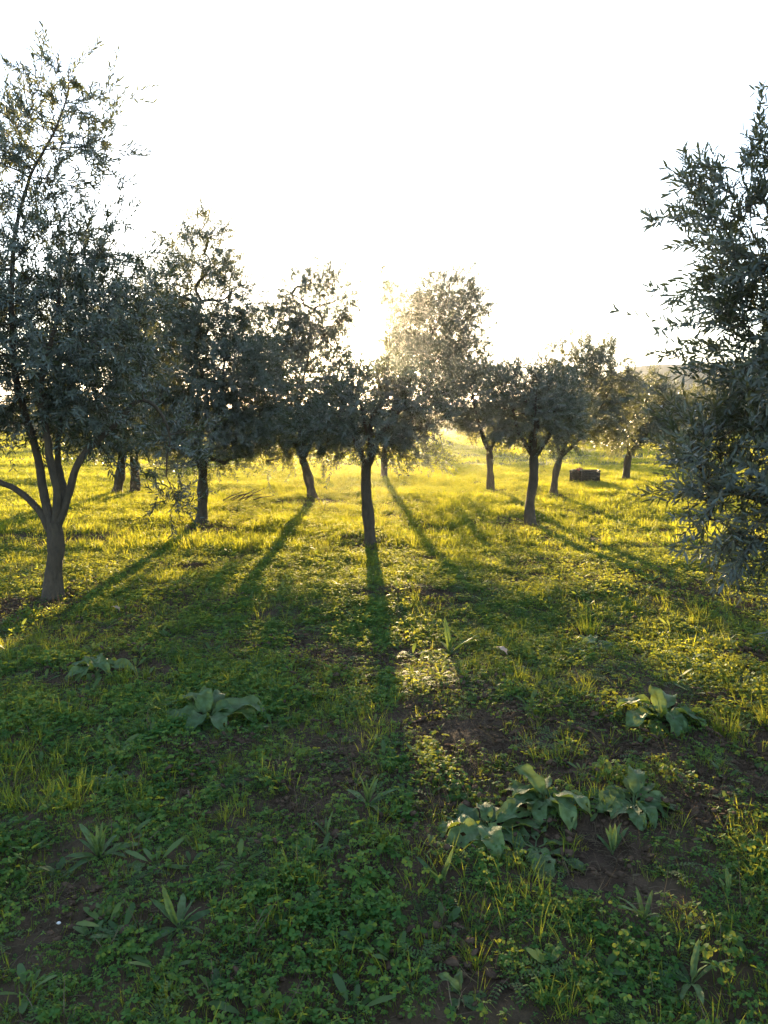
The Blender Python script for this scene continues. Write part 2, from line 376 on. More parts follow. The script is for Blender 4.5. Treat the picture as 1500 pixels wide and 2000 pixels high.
    if nsingle:
        # the leaves that show largest are leaves of their own
        wp = B + o; v = wp - np.array([0, 0, CAM_H]); dep = v @ np.array(FW)
        px = 750 + FPX * v[:, 0] / dep; py = 1000 - FPX * (v @ np.array(UP)) / dep
        S = unit(np.cross(D, N)); nn = np.cross(S, D); facing = np.abs((nn * unit(v)).sum(1)) * Ls / np.linalg.norm(v, axis=1)
        facing[(px < 0) | (px > 1500) | (py < 0)] = 0
        pick = np.argsort(-facing)[:nsingle]; rest = np.ones(nl, bool); rest[pick] = False
        protos = []
        for q in range(6):
            me = leaves_mesh('leaf', np.zeros((1, 3)), np.array([[0, 1., 0]]), np.array([[0, 0, 1.]]), np.array([ls]), np.array([wsz * 1.05]), np.array([q / 5]), LEAF0, True)
            me.materials.append(M_OLIVE); protos.append(me)
        from mathutils import Matrix
        for i in pick:
            lf = bpy.data.objects.new('leaf', protos[int(rg.integers(6))]); COL.objects.link(lf); lf.parent = root
            mt = Matrix((S[i], D[i], nn[i])).transposed().to_4x4(); mt.translation = Vector(B[i]); lf.matrix_local = mt @ Matrix.Scale(Ls[i] / ls, 4)
        B, D, N, Ls, Ws, tone = B[rest], D[rest], N[rest], Ls[rest], Ws[rest], tone[rest]
    f = obj('foliage', leaves_mesh('foliage', B, D, N, Ls, Ws, tone, lod, lod is LEAF0), M_OLIVE, root); f['kind'] = 'stuff'
    return root

def tree_px(label, px, py, pts, blobs, rt, fork=None, **kw):
    """a tree measured in the photo: base pixel, trunk pixels, crown volumes (px,py,rx,ry,dy,density)"""
    g = ground_at(px, py); y = g.y; b = Vector((g.x, y, hz(g.x, y) - .03))
    m = FPX / y
    tr = [b] + [at(a, c, y) for a, c in pts]; tr[0] = b
    bl = []
    for q in blobs:
        a, c, rx, ry, dy, f = q
        bl.append((at(a, c, y + dy), (rx * 1.08 / m, rx * 1.08 / m * .95, ry * 1.08 / m), f))
    limbs = kw.pop('limbs', None)
    top = tr[-1]
    if limbs is None:
        limbs = []
        for i, (c, rad, f) in enumerate(bl):
            c = Vector(c)
            p = min(bl[:i], key=lambda q: (Vector(q[0]) - c).length)[0] if i else top
            st = (Vector(p) if i else top - (tr[-1] - tr[-2]) * .12); d = c - st
            w = Vector((random.uniform(-.22, .22), random.uniform(-.22, .22), random.uniform(-.08, .08)))
            limbs.append(([st, st + d * .35 + w * .6, st + d * .7 - w * .5, c + Vector((w.x, w.y, rad[2] * .3))], rt * .6 if i == 0 else rt * .27, .005))
        c, rad, f = bl[0]; c = Vector(c)
        for k in range(3):
            a = 2.1 * k + px
            e = c + Vector((math.cos(a) * rad[0] * .6, math.sin(a) * rad[1] * .6, rad[2] * .25))
            limbs.append(([top - (tr[-1] - tr[-2]) * .1, top.lerp(e, .5) + Vector((math.cos(a) * .1, math.sin(a) * .1, -.05)), e], rt * .55, .01))
    else:
        limbs = [([at(a, c, y + dy) for a, c, dy in pl], r0, r1) for pl, r0, r1 in limbs]
    return make_tree(label, b, tr, limbs, bl, rt, **kw)

YL = ground_at(105, 1165).y
tree_px('tall olive tree at the left edge, its trunk forking low into four limbs', 105, 1165, [(106, 1120), (110, 1070), (106, 1020)],
        [(110, 640, 190, 170, 0, 1.0), (40, 700, 190, 150, .3, 1.0), (170, 780, 130, 90, .2, 1.0), (95, 480, 125, 130, 0, 1.0), (90, 290, 105, 95, 0, 1.5), (120, 170, 55, 75, 0, 1.9),
         (-10, 260, 60, 115, .2, 1.3), (215, 205, 42, 22, 0, 2.2), (205, 290, 42, 26, 0, 1.8), (240, 480, 55, 50, 0, 1.), (225, 640, 110, 110, .3, .9), (310, 930, 50, 70, .2, .9), (330, 860, 80, 50, .2, .9), (330, 985, 25, 30, .2, .8),
         (-120, 620, 170, 260, .2, .8), (30, 850, 80, 40, .1, .8)],
        .082, seed=1, leaf=(.066, .0140), dens=88, lod=LEAFM, nsingle=200,
        limbs=[([(104, 1055, 0), (70, 990, .05), (30, 955, .1), (-40, 920, .1), (-130, 820, .1)], .036, .015),
               ([(104, 1040, 0), (84, 960, .1), (70, 880, .1), (30, 740, .05), (22, 600, 0), (30, 470, 0), (62, 350, 0), (105, 270, 0), (132, 190, 0), (135, 125, 0)], .043, .004),
               ([(108, 1030, 0), (112, 960, -.05), (92, 870, -.1), (80, 760, -.1), (110, 620, -.1), (120, 500, -.1)], .042, .010),
               ([(112, 1030, 0), (130, 970, 0), (156, 900, 0), (215, 845, .1), (280, 780, .2), (330, 840, .2), (325, 930, .2)], .040, .006),
               ([(110, 1030, 0), (124, 960, .2), (112, 890, .3), (130, 760, .4), (200, 640, .3)], .035, .012)])
tree_px('pointed olive tree with a straight trunk, second from the left edge', 395, 1020, [(396, 960), (396, 915)],
        [(400, 740, 120, 130, 0, 1.2), (395, 590, 98, 95, 0, 1.15), (400, 490, 66, 64, 0, 1.1), (330, 700, 90, 110, .2, 1.1), (490, 750, 88, 115, 0, 1.), (440, 905, 30, 42, -.3, .9), (345, 905, 34, 46, -.3, .9), (500, 880, 26, 34, 0, .9), (400, 850, 145, 52, 0, .85),
         (395, 440, 20, 26, 0, .7), (460, 580, 40, 60, 0, .6), (340, 560, 60, 50, 0, .7)], .088, seed=2, leaf=(.066, .0150), dens=125)
tree_px('olive tree with a trunk leaning left, just left of the sun', 612, 972, [(600, 925), (590, 895)],
        [(590, 750, 105, 115, 0, 1.15), (615, 605, 68, 78, 0, 1.7), (650, 790, 70, 75, 0, 1.4), (540, 660, 75, 65, 0, 1.3), (535, 840, 80, 45, 0, 1.), (570, 575, 25, 30, 0, .8), (510, 760, 85, 100, .4, 1.05), (620, 835, 90, 42, 0, 1.1), (520, 900, 24, 32, 0, .9), (650, 880, 24, 34, 0, .9), (570, 890, 20, 26, 0, .9), (680, 800, 55, 70, .5, .9), (640, 650, 32, 45, 0, 1.), (615, 540, 34, 26, 0, 1.1), (662, 580, 40, 62, 0, 1.1), (650, 690, 36, 40, 0, 1.1)], .10, seed=3, leaf=(.072, .0175), dens=92)
c4 = ground_at(725, 1060)
tree_px('small round olive tree with a slim trunk forked in two, straight below the sun', 725, 1060, [(718, 1000), (714, 940), (716, 905)],
        [(725, 810, 108, 76, 0, 1.5), (640, 825, 62, 65, .1, 1.4), (808, 800, 66, 68, .1, 1.4), (735, 745, 62, 40, 0, 1.1), (725, 845, 95, 36, 0, .9), (655, 880, 20, 30, 0, .9), (785, 868, 24, 32, 0, .9)], .078, seed=4, leaf=(.064, .0145), dens=120,
        limbs=[([(716, 912, 0), (705, 890, 0), (690, 860, 0), (660, 810, .1)], .045, .012), ([(717, 912, 0), (730, 880, 0), (745, 850, 0), (790, 790, .1)], .055, .012),
               ([(728, 885, 0), (728, 840, .1), (735, 760, .1)], .04, .012), ([(728, 885, 0), (715, 840, -.2), (700, 780, -.3)], .035, .012)],
        spray=[(at(745, 770, c4.y), at(712, 505, c4.y + .2)), (at(750, 770, c4.y + .2), at(742, 490, c4.y + .3)), (at(700, 770, c4.y), at(690, 540, c4.y)), (at(760, 780, c4.y), at(770, 560, c4.y + .3))])
tree_px('tall olive tree leaning right, its crown rising just right of the sun', 750, 935, [(750, 890), (755, 850)],
        [(850, 640, 78, 66, 0, 1.05), (880, 575, 62, 50, 0, 1.05), (795, 600, 48, 50, 0, 1.0), (825, 715, 95, 66, 0, 1.2), (930, 610, 36, 46, 0, 1.1), (790, 670, 50, 40, 0, .6), (920, 700, 50, 40, 0, .9), (835, 895, 30, 25, -3, .9), (765, 790, 42, 50, 0, 1.3), (880, 735, 50, 48, .3, 1.2), (768, 690, 34, 48, 0, .9), (765, 590, 32, 46, 0, .9), (742, 545, 20, 34, 0, .7)],
        .09, seed=5, leaf=(.086, .023), dens=95,
        limbs=[([(754, 858, 0), (770, 800, 0), (800, 730, 0), (835, 670, 0), (870, 590, 0), (880, 545, 0)], .075, .015), ([(780, 780, 0), (800, 690, .2), (800, 590, .2)], .04, .012),
               ([(815, 705, 0), (870, 660, 0), (925, 610, 0)], .04, .012), ([(770, 800, 0), (830, 770, .1), (900, 710, .1)], .04, .012)])
tree_px('small olive tree with a thin upright trunk, mid grove between the sun and the crates', 957, 960, [(957, 915), (956, 880)],
        [(940, 770, 62, 62, 0, 1.1), (960, 830, 55, 35, 0, .45), (905, 785, 50, 60, 0, 1.1), (985, 780, 45, 55, 0, 1.)], .085, seed=6, leaf=(.075, .020), dens=110)
tree_px('bushy olive tree with a curved trunk, nearest one left of the crates', 1035, 1020, [(1034, 990), (1042, 940), (1043, 890)],
        [(1045, 795, 85, 72, 0, 1.25), (1010, 770, 55, 52, .1, 1.), (1095, 810, 55, 55, .1, 1.)], .08, seed=7, leaf=(.066, .0150), dens=215)
tree_px('wide olive tree with a thin slanting trunk, right behind the curved trunk', 1080, 972, [(1085, 930), (1095, 890)],
        [(1140, 780, 88, 80, 0, 1.2), (1120, 700, 55, 42, 0, .9), (1195, 730, 50, 52, 0, 1.), (1205, 810, 42, 52, 0, 1.), (1170, 690, 30, 28, 0, .8)], .075, seed=8, leaf=(.072, .018), dens=140)
tree_px('low dark olive tree right behind the two crates', 1222, 942, [(1226, 905), (1230, 880)],
        [(1270, 800, 62, 50, 0, 1.4), (1225, 840, 50, 40, 0, 1.2), (1320, 830, 50, 50, 0, 1.2), (1260, 760, 40, 28, 0, .8)], .10, seed=9, leaf=(.080, .021), dens=130)
tree_px('dark leaning trunked olive tree, left of the close pair behind the left tree', 228, 962, [(234, 925), (240, 885)],
        [(190, 740, 130, 130, 0, 1.2), (230, 840, 110, 45, 0, 1.1), (150, 600, 80, 80, 0, .9)], .11, seed=10, leaf=(.078, .020), dens=62)
tree_px('dark straight trunked olive tree, right of the close pair behind the left tree', 263, 960, [(264, 925), (262, 885)],
        [(310, 730, 100, 110, 0, 1.2), (300, 840, 100, 45, 0, 1.1), (290, 620, 70, 70, 0, .9)], .11, seed=12, leaf=(.078, .020), dens=62)
# near tree at the right edge: trunk outside the frame
bR = Vector((2.75, 4.15, hz(2.75, 4.15) - .03))
make_tree('big close olive tree cut by the right edge, its leaves hanging low', bR, [bR, bR + Vector((.02, 0, .4)), bR + Vector((.0, .05, .85))],
          [([bR + Vector((0, .03, .75)), bR + Vector((-.25, -.1, 1.15)), bR + Vector((-.4, -.2, 1.7)), bR + Vector((-.45, -.15, 2.4))], .05, .012),
           ([bR + Vector((0, .03, .75)), bR + Vector((-.2, .15, 1.5)), bR + Vector((-.35, .1, 2.3)), bR + Vector((-.55, .05, 3.0))], .05, .01),
           ([bR + Vector((0, .03, .75)), bR + Vector((.2, -.1, 1.5)), bR + Vector((.3, -.1, 2.6)), bR + Vector((.25, -.1, 3.3))], .05, .01),
           ([bR + Vector((0, .03, .7)), bR + Vector((-.45, .1, 1.0)), bR + Vector((-.9, .0, 1.15)), bR + Vector((-1.0, -.05, 1.0))], .035, .008)],
          [((2.35, 4.0, 1.55), (.62, .7, .62), 1.15), ((1.95, 3.9, 1.25), (.48, .55, .38), 1.2), ((2.15, 4.0, 2.1), (.55, .6, .5), 1.25), ((2.08, 4.1, 2.6), (.52, .55, .42), 1.2),
           ((2.5, 4.0, 3.1), (.40, .5, .42), 1.2), ((1.62, 4.1, 2.66), (.26, .28, .15), 1.2), ((1.8, 4.1, 2.3), (.18, .25, .14), .7), ((3.1, 4.2, 2.1), (.8, .8, 1.), .8), ((2.2, 3.7, 1.0), (.42, .4, .20), 1.),
           ((1.62, 4.0, 1.45), (.22, .3, .2), 1.0), ((1.75, 4.0, 1.85), (.2, .3, .2), .7)],
           .10, leaf=(.064, .0140), dens=165, lod=LEAF0, nsingle=300, seed=13)

# far olive trees: four built, then copied
def copy_tree(t, loc, rz, sc):
    r = t.copy(); COL.objects.link(r); r.location = loc; r.rotation_euler = (0, 0, rz); r.scale = (sc, sc, sc)
    for ch in list(t.children):
        c = ch.copy(); COL.objects.link(c); c.parent = r
    return r
FAR_LABEL = 'small hazy olive tree far back, beyond the front rows of the grove'
far_spots = []
for row, d in enumerate((31, 45, 56, 68, 80, 92)):
    n = int(d * 1.2 / 5.0) + 1
    for k in range(n):
        x = (k - (n - 1) / 2) * 5.2 + random.uniform(-1.3, 1.3) + (row % 2) * 2.2
        y = d + random.uniform(-2, 2)
        if abs(x / y) > .60: continue
        if row < 1 and abs(x / y) < .36: continue       # the open middle of the grove
        if abs(x + y * .045) < 2.2 + .02 * y and row < 4: continue
        far_spots.append((x, y))
protos = []
for i, (x, y) in enumerate(far_spots):
    b = Vector((x, y, hz(x, y) - .03)); s = random.uniform(.85, 1.15) * (.8 if y < 50 else 1)
    if i < 4:
        h = (.9, 1.1, 1.0, .8)[i]
        protos.append(make_tree(FAR_LABEL, b, [b, b + Vector((.05, 0, .5)), b + Vector((.0, 0, h))],
            [([b + Vector((0, 0, h - .1)), b + Vector((.5 * math.cos(a), .5 * math.sin(a), h + .5)), b + Vector((.8 * math.cos(a), .8 * math.sin(a), h + 1.4))], .06, .015) for a in (i, i + 2.1, i + 4.2)],
            [(b + Vector((0, 0, h + 1.0)), (1.25, 1.25, 1.0), 1.), (b + Vector((.5, 0, h + 1.8)), (.7, .7, .6), .8), (b + Vector((-.6, .3, h + .6)), (.9, .9, .6), 1.)],
            .11, leaf=(.095, .030), dens=45, seed=20 + i, group='far olive trees'))
    else:
        copy_tree(protos[i % 4], b, random.uniform(0, 6.28), s)

# ------------------------------------------------------------------ ground cover: small plants, instanced by the thousand
def blade(bag, b, az, L, w, lean, curve, tone, seg=4):
    s = np.linspace(0, 1, seg); th = lean + curve * s
    dr = np.concatenate([[0], np.cumsum(np.sin((th[1:] + th[:-1]) / 2))]) * L / (seg - 1)
    dz = np.concatenate([[0], np.cumsum(np.cos((th[1:] + th[:-1]) / 2))]) * L / (seg - 1)
    ca, sa = math.cos(az), math.sin(az); ws = w * (1 - s ** 2.2) * .5 + .0002
    tw = random.uniform(-.6, .6) + az + math.pi / 2
    sx, sy = math.cos(tw), math.sin(tw)
    c = np.stack([b[0] + dr * ca, b[1] + dr * sa, b[2] + dz], -1); sd = np.array([sx, sy, 0]) * ws[:, None]
    V = np.concatenate([c - sd, c + sd]); i = np.arange(seg - 1)
    bag.add(V, np.stack([i, i + seg, i + seg + 1, i + 1], -1), tone)
OVAL = np.array([[0, 0], [.25, .33], [.6, .48], [.9, .3], [1, 0], [.9, -.3], [.6, -.48], [.25, -.33]])
def leaflet(bag, b, d, nrm, L, W, tone, cup=.15):
    """small oval leaf with a fold along its rib"""
    d = unit(np.array(d, float)); s = unit(np.cross(d, nrm)); n = np.cross(s, d)
    V = [b + d * (L * t) + s * (W * q) + n * (abs(q) * W * cup - t * t * L * .12) for t, q in OVAL]
    bag.add(V, [[0, 7, 1, 1][:3], [1, 7, 6], [1, 6, 2], [2, 6, 5], [2, 5, 3], [3, 5, 4]], tone)
def stem(bag, a, b, r, tone=.5):
    V, F = tube(np.array([a, (np.array(a) + b) / 2 + np.array([0, 0, .004]), b]), [r, r, r * .7], 3); bag.add(V, F, tone)
def grass_clump(n, rad, hmin, hmax, w=.0038, seg=4):
    b = Bag()
    for _ in range(n):
        r = rad * math.sqrt(random.random()); a = random.uniform(0, 6.28); az = a + random.uniform(-1, 1)
        blade(b, (r * math.cos(a), r * math.sin(a), -.01), az, random.uniform(hmin, hmax), w * random.uniform(.7, 1.3), random.uniform(.02, .45), random.uniform(.1, 1.5), random.uniform(0, 1), seg)
    return b.mesh('grass_clump', True)
def clover_clump(n, rad, hmin, hmax, L=.013):
    b = Bag()
    for _ in range(n):
        r = rad * math.sqrt(random.random()); a = random.uniform(0, 6.28); h = random.uniform(hmin, hmax)
        p0 = np.array([r * math.cos(a), r * math.sin(a), -.005]); p1 = p0 + np.array([random.uniform(-.02, .02), random.uniform(-.02, .02), h])
        stem(b, p0, p1, .0008, .6); nr = unit(np.array([random.gauss(0, .6), random.gauss(0, .6), 1])); a0 = random.uniform(0, 6.28); t = random.random(); l = L * random.uniform(.7, 1.3)
        for k in range(3):
            aa = a0 + k * 2.094; d = np.array([math.cos(aa), math.sin(aa), random.uniform(-.25, .15)]); leaflet(b, p1, d, nr, l, l * .42 * 2 * .9, t)
    return b.mesh('clover_clump', True)
def vetch_clump(n, L0, L1):
    b = Bag()
    for _ in range(n):
        az = random.uniform(0, 6.28); L = random.uniform(L0, L1); m = 8; t = random.random()
        s = np.linspace(0, 1, m); c = random.uniform(.3, 1.1); az2 = az + s * random.uniform(-.5, .5)
        P = np.stack([L * s * np.cos(az2), L * s * np.sin(az2), .01 + L * (c * s - c * .8 * s * s)], -1)
        b.add(*tube(P, np.full(m, .0008), 3), .7)
        for i in range(1, m):
            d = unit(P[i] - P[i - 1]); sd = unit(np.cross(d, [0, 0, 1.]))
            for q in (1, -1): leaflet(b, P[i], d * .45 + sd * q + np.array([0, 0, .15]), np.array([0, 0, 1.]), L * .17, L * .075, t)
    return b.mesh('vetch_clump', True)
def weed_rosette(n, L0, L1, wr=.42):
    b = Bag()
    for k in range(n):
        az = k * 2.4 + random.uniform(-.3, .3); L = random.uniform(L0, L1); el = random.uniform(.1, .9)
        d = np.array([math.cos(az) * math.cos(el), math.sin(az) * math.cos(el), math.sin(el)])
        p = d * L * .35; stem(b, np.array([0, 0, -.004]), p, .0012, .6)
        leaflet(b, p, d + np.array([0, 0, -.2]), np.array([-d[0] * .5, -d[1] * .5, 1.]), L, L * wr * 1.0, random.random(), .3)
    return b.mesh('weed_rosette', True)
def litter(n, rad):
    b = Bag()
    for _ in range(n):
        r = rad * math.sqrt(random.random()); a = random.uniform(0, 6.28); z = random.uniform(.002, .012); az = random.uniform(0, 6.28)
        p = np.array([r * math.cos(a), r * math.sin(a), z]); d = np.array([math.cos(az), math.sin(az), random.uniform(-.15, .35)])
        if random.random() < .93: q = p + d * random.uniform(.012, .055); stem(b, p, q, .0007, random.random())
        else: leaflet(b, p, d * np.array([1, 1, .3]), np.array([random.gauss(0, .3), random.gauss(0, .3), 1.]), .042, .009, random.random(), .3)
    return b.mesh('litter_patch')

def gn_scatter():
    ng = bpy.data.node_groups.new('scatter', 'GeometryNodeTree')
    ng.interface.new_socket('Geometry', in_out='INPUT', socket_type='NodeSocketGeometry')
    ng.interface.new_socket('Collection', in_out='INPUT', socket_type='NodeSocketCollection')
    ng.interface.new_socket('Geometry', in_out='OUTPUT', socket_type='NodeSocketGeometry')
    n, l = ng.nodes, ng.links
    gi, go = n.new('NodeGroupInput'), n.new('NodeGroupOutput'); ip = n.new('GeometryNodeInstanceOnPoints'); ci = n.new('GeometryNodeCollectionInfo')
    ci.inputs['Separate Children'].default_value = True; ci.inputs['Reset Children'].default_value = True
    l.new(gi.outputs[0], ip.inputs['Points']); l.new(gi.outputs[1], ci.inputs['Collection']); l.new(ci.outputs[0], ip.inputs['Instance'])
    ip.inputs['Pick Instance'].default_value = True
    for nm, ty, sk in (('idx', 'INT', 'Instance Index'), ('rot', 'FLOAT_VECTOR', 'Rotation'), ('scl', 'FLOAT', 'Scale')):
        a = n.new('GeometryNodeInputNamedAttribute'); a.data_type = ty; a.inputs['Name'].default_value = nm; l.new(a.outputs[0], ip.inputs[sk])
    l.new(ip.outputs[0], go.inputs[0]); return ng
GN = gn_scatter()
def scatter(name, meshes, mat, P, scl, tilt=.15):
    c = bpy.data.collections.new(name + '_kinds')
    for i, me in enumerate(meshes):
        if not me.materials: me.materials.append(mat)
        c.objects.link(bpy.data.objects.new('%s_kind_%02d' % (name, i), me))
    m = len(P); z = height(P[:, 0], P[:, 1]) - .006
    me = mesh_np(name, np.column_stack([P, z]), [])
    a = me.attributes.new('idx', 'INT', 'POINT'); a.data.foreach_set('value', RNG.integers(0, len(meshes), m).astype(np.int32))
    rot = np.column_stack([RNG.normal(0, tilt, m), RNG.normal(0, tilt, m), RNG.uniform(0, 6.28, m)]).astype(np.float32)
    a = me.attributes.new('rot', 'FLOAT_VECTOR', 'POINT'); a.data.foreach_set('vector', rot.ravel())
    a = me.attributes.new('scl', 'FLOAT', 'POINT'); a.data.foreach_set('value', np.asarray(scl, np.float32))
    o = obj(name, me); md = o.modifiers.new('scatter', 'NODES'); md.node_group = GN
    for it in GN.interface.items_tree:
        if it.name == 'Collection': md[it.identifier] = c
    o['kind'] = 'stuff'; return o
def wedge(y0, y1, dens, margin=1.5, slope=.58):
    """random points over the ground the photo can see, plus a margin"""
    W = slope * y1 + margin; n = int((y1 - y0) * 2 * W * dens)
    x = RNG.uniform(-W, W, n); y = RNG.uniform(y0, y1, n); k = np.abs(x) < slope * y + margin
    return np.column_stack([x[k], y[k]])
STANDS = [(405, 1415, .13), (1290, 1435, .13), (1065, 1610, .12), (1235, 1615, .12), (955, 1655, .13), (1045, 1690, .10), (190, 1325, .15), (1165, 1270, .12), (1345, 1310, .10),
          (195, 1690, .11), (350, 1840, .11), (718, 1595, .10), (880, 1280, .16), (1350, 1950, .09), (1420, 1790, .07), (1195, 1700, .07), (640, 1665, .08), (1255, 1840, .08), (860, 1760, .07), (205, 1530, .09), (900, 1985, .08), (285, 1700, .06)]
STANDW = [(ground_at(a, b), r) for a, b, r in STANDS]
def thin(P, prob):
    k = np.ones(len(P))
    for p, r in STANDW: k = np.minimum(k, np.clip((np.hypot(P[:, 0] - p.x, P[:, 1] - p.y) / r - .55) * 2.2, .12, 1))
    return P[RNG.random(len(P)) < prob * k]

gk = [grass_clump(16, .035, .05, .13), grass_clump(22, .05, .04, .10), grass_clump(12, .03, .07, .18), grass_clump(18, .06, .03, .08, .003), grass_clump(14, .05, .06, .15, .005)]
ck = [clover_clump(14, .06, .02, .06), clover_clump(18, .08, .02, .05, .010), clover_clump(10, .05, .03, .075, .017), clover_clump(22, .09, .01, .045, .008)]
vk = [vetch_clump(6, .05, .09), vetch_clump(5, .06, .12)]
wk = [weed_rosette(8, .025, .05), weed_rosette(6, .03, .07, .3), weed_rosette(10, .02, .035, .55)]
lk = [litter(26, .12), litter(18, .09), litter(34, .14)]
# near ground
P = wedge(1.0, 9.5, 330); s = soil(P[:, 0], P[:, 1]); gn = .6 * vn(P[:, 0], P[:, 1], .55, 8) + .4 * vn(P[:, 0], P[:, 1], .18, 9)
G = thin(P, np.clip((1 - s * .95) * np.clip((gn - .33) * 4.0, .2, 1), 0.02, 1) * .8)
g1 = scatter('grass', gk, M_GRASS, G, RNG.uniform(.4, .85, len(G)) * (.5 + .9 * vn(G[:, 0], G[:, 1], .5, 10)))
tag(g1, 'thin green grass growing over the near ground', 'grass')
P = wedge(1.0, 9.5, 600); s = soil(P[:, 0], P[:, 1]); cn = vn(P[:, 0], P[:, 1], .4, 11)
C = thin(P, np.clip((1 - s * .90) * np.clip((cn - .15) * 3, .4, 1), .05, 1) * .9)
tag(scatter('clover', ck, M_CLOVER, C, RNG.uniform(.5, 1.15, len(C)) * (.75 + .5 * vn(C[:, 0], C[:, 1], .6, 2))), 'low clover mat between the grass', 'clover')
P = wedge(1.0, 9.5, 60); s = soil(P[:, 0], P[:, 1]); V_ = thin(P, np.clip(1 - s, .03, 1) * .5)
tag(scatter('vetch', vk, M_WEED, V_, RNG.uniform(.6, 1.2, len(V_))), 'feathery vetch sprigs scattered among the clover', 'vetch')
P = wedge(1.0, 12, 45); s = soil(P[:, 0], P[:, 1]); W_ = thin(P, np.clip(1 - s * .8, .1, 1) * .6)
tag(scatter('weeds', wk, M_WEED, W_, RNG.uniform(.6, 1.5, len(W_))), 'small broad leaved weeds scattered in the grass', 'weeds')
P = wedge(1.0, 12, 200); s = soil(P[:, 0], P[:, 1]); T_ = thin(P, .12 + .88 * s)
tag(scatter('leaf_litter', lk, M_LITTER, T_, RNG.uniform(.7, 1.2, len(T_)), .05), 'dry straw and fallen olive leaves on bare soil', 'litter')
def clod(n, seed):
    rg = np.random.default_rng(seed); b = Bag()
    for _ in range(n):
        r = rg.uniform(.002, .010); c = np.array([*rg.normal(0, .04, 2), r * .4]); th = np.linspace(.25, math.pi - .25, 4); ph = np.arange(6) * 1.047
        V = np.array([[math.sin(a) * math.cos(p), math.sin(a) * math.sin(p), .55 * math.cos(a)] for a in th for p in ph]) * r * rg.uniform(.45, 1.5, (24, 1)) * rg.uniform(.6, 1.5, (1, 3)) + c
        i = np.arange(3)[:, None] * 6; j = np.arange(6)[None]; F = np.stack([i + j, i + 6 + j, i + 6 + (j + 1) % 6, i + (j + 1) % 6], -1).reshape(-1, 4)
        b.add(V, F, 0.); b.add(V[:6], [[0, 1, 2, 3, 4, 5]], 0.)
    return b.mesh('clod_patch')
P = wedge(1.0, 9, 420); s = soil(P[:, 0], P[:, 1]); K_ = thin(P, np.clip(s * 1.1 - .1, 0, 1))
tag(scatter('soil_clods', [clod(7, 1), clod(5, 2), clod(9, 3)], M_SOIL, K_, RNG.uniform(.6, 1.7, len(K_)), .3), 'crumbly brown soil clods on the bare patches', 'soil')
P = wedge(1.0, 12, 16)
tag(scatter('dry_stalks', [grass_clump(9, .05, .05, .16, .002), grass_clump(6, .04, .06, .2, .0018)], M_LITTER, P, RNG.uniform(.6, 1.2, len(P)), .5), 'thin dead grass stalks leaning among the green', 'dry grass')
# middle ground
mg = [grass_clump(30, .10, .05, .14, .006, 3), grass_clump(36, .13, .04, .11, .006, 3), grass_clump(24, .08, .07, .19, .006, 3)]
mc = [clover_clump(22, .14, .02, .07, .020), clover_clump(26, .16, .02, .06, .018)]
P = wedge(9.5, 27, 110, 2.5); s = soil(P[:, 0], P[:, 1]); gn = .6 * vn(P[:, 0], P[:, 1], .7, 8) + .4 * vn(P[:, 0], P[:, 1], .25, 9)
G = thin(P, np.clip((1 - s * .95) * np.clip((gn - .25) * 3.5, .3, 1), .03, 1) * .9)
tag(scatter('grass', mg, M_GRASS, G, RNG.uniform(.6, 1.1, len(G)) * (.7 + .7 * vn(G[:, 0], G[:, 1], .8, 10))), 'sunlit grass across the middle of the grove', 'grass')
P = wedge(9.5, 27, 60, 2.5); s = soil(P[:, 0], P[:, 1]); C = thin(P, np.clip(1 - s, .02, 1) * .8)
tag(scatter('clover', mc, M_CLOVER, C, RNG.uniform(.7, 1.4, len(C))), 'sunlit clover across the middle of the grove', 'clover')
# far ground
fg = [grass_clump(110, .5, .06, .18, .018, 3), grass_clump(90, .55, .05, .15, .02, 3)]
P = wedge(26.5, 95, 3.2, 4)
G = thin(P, np.clip((vn(P[:, 0], P[:, 1], 2.2, 8) - .1) * 2.5, .3, 1))
tag(scatter('grass', fg, M_GRASS, G, RNG.uniform(.7, 1.2, len(G))), 'far grass under the back rows of trees', 'grass')

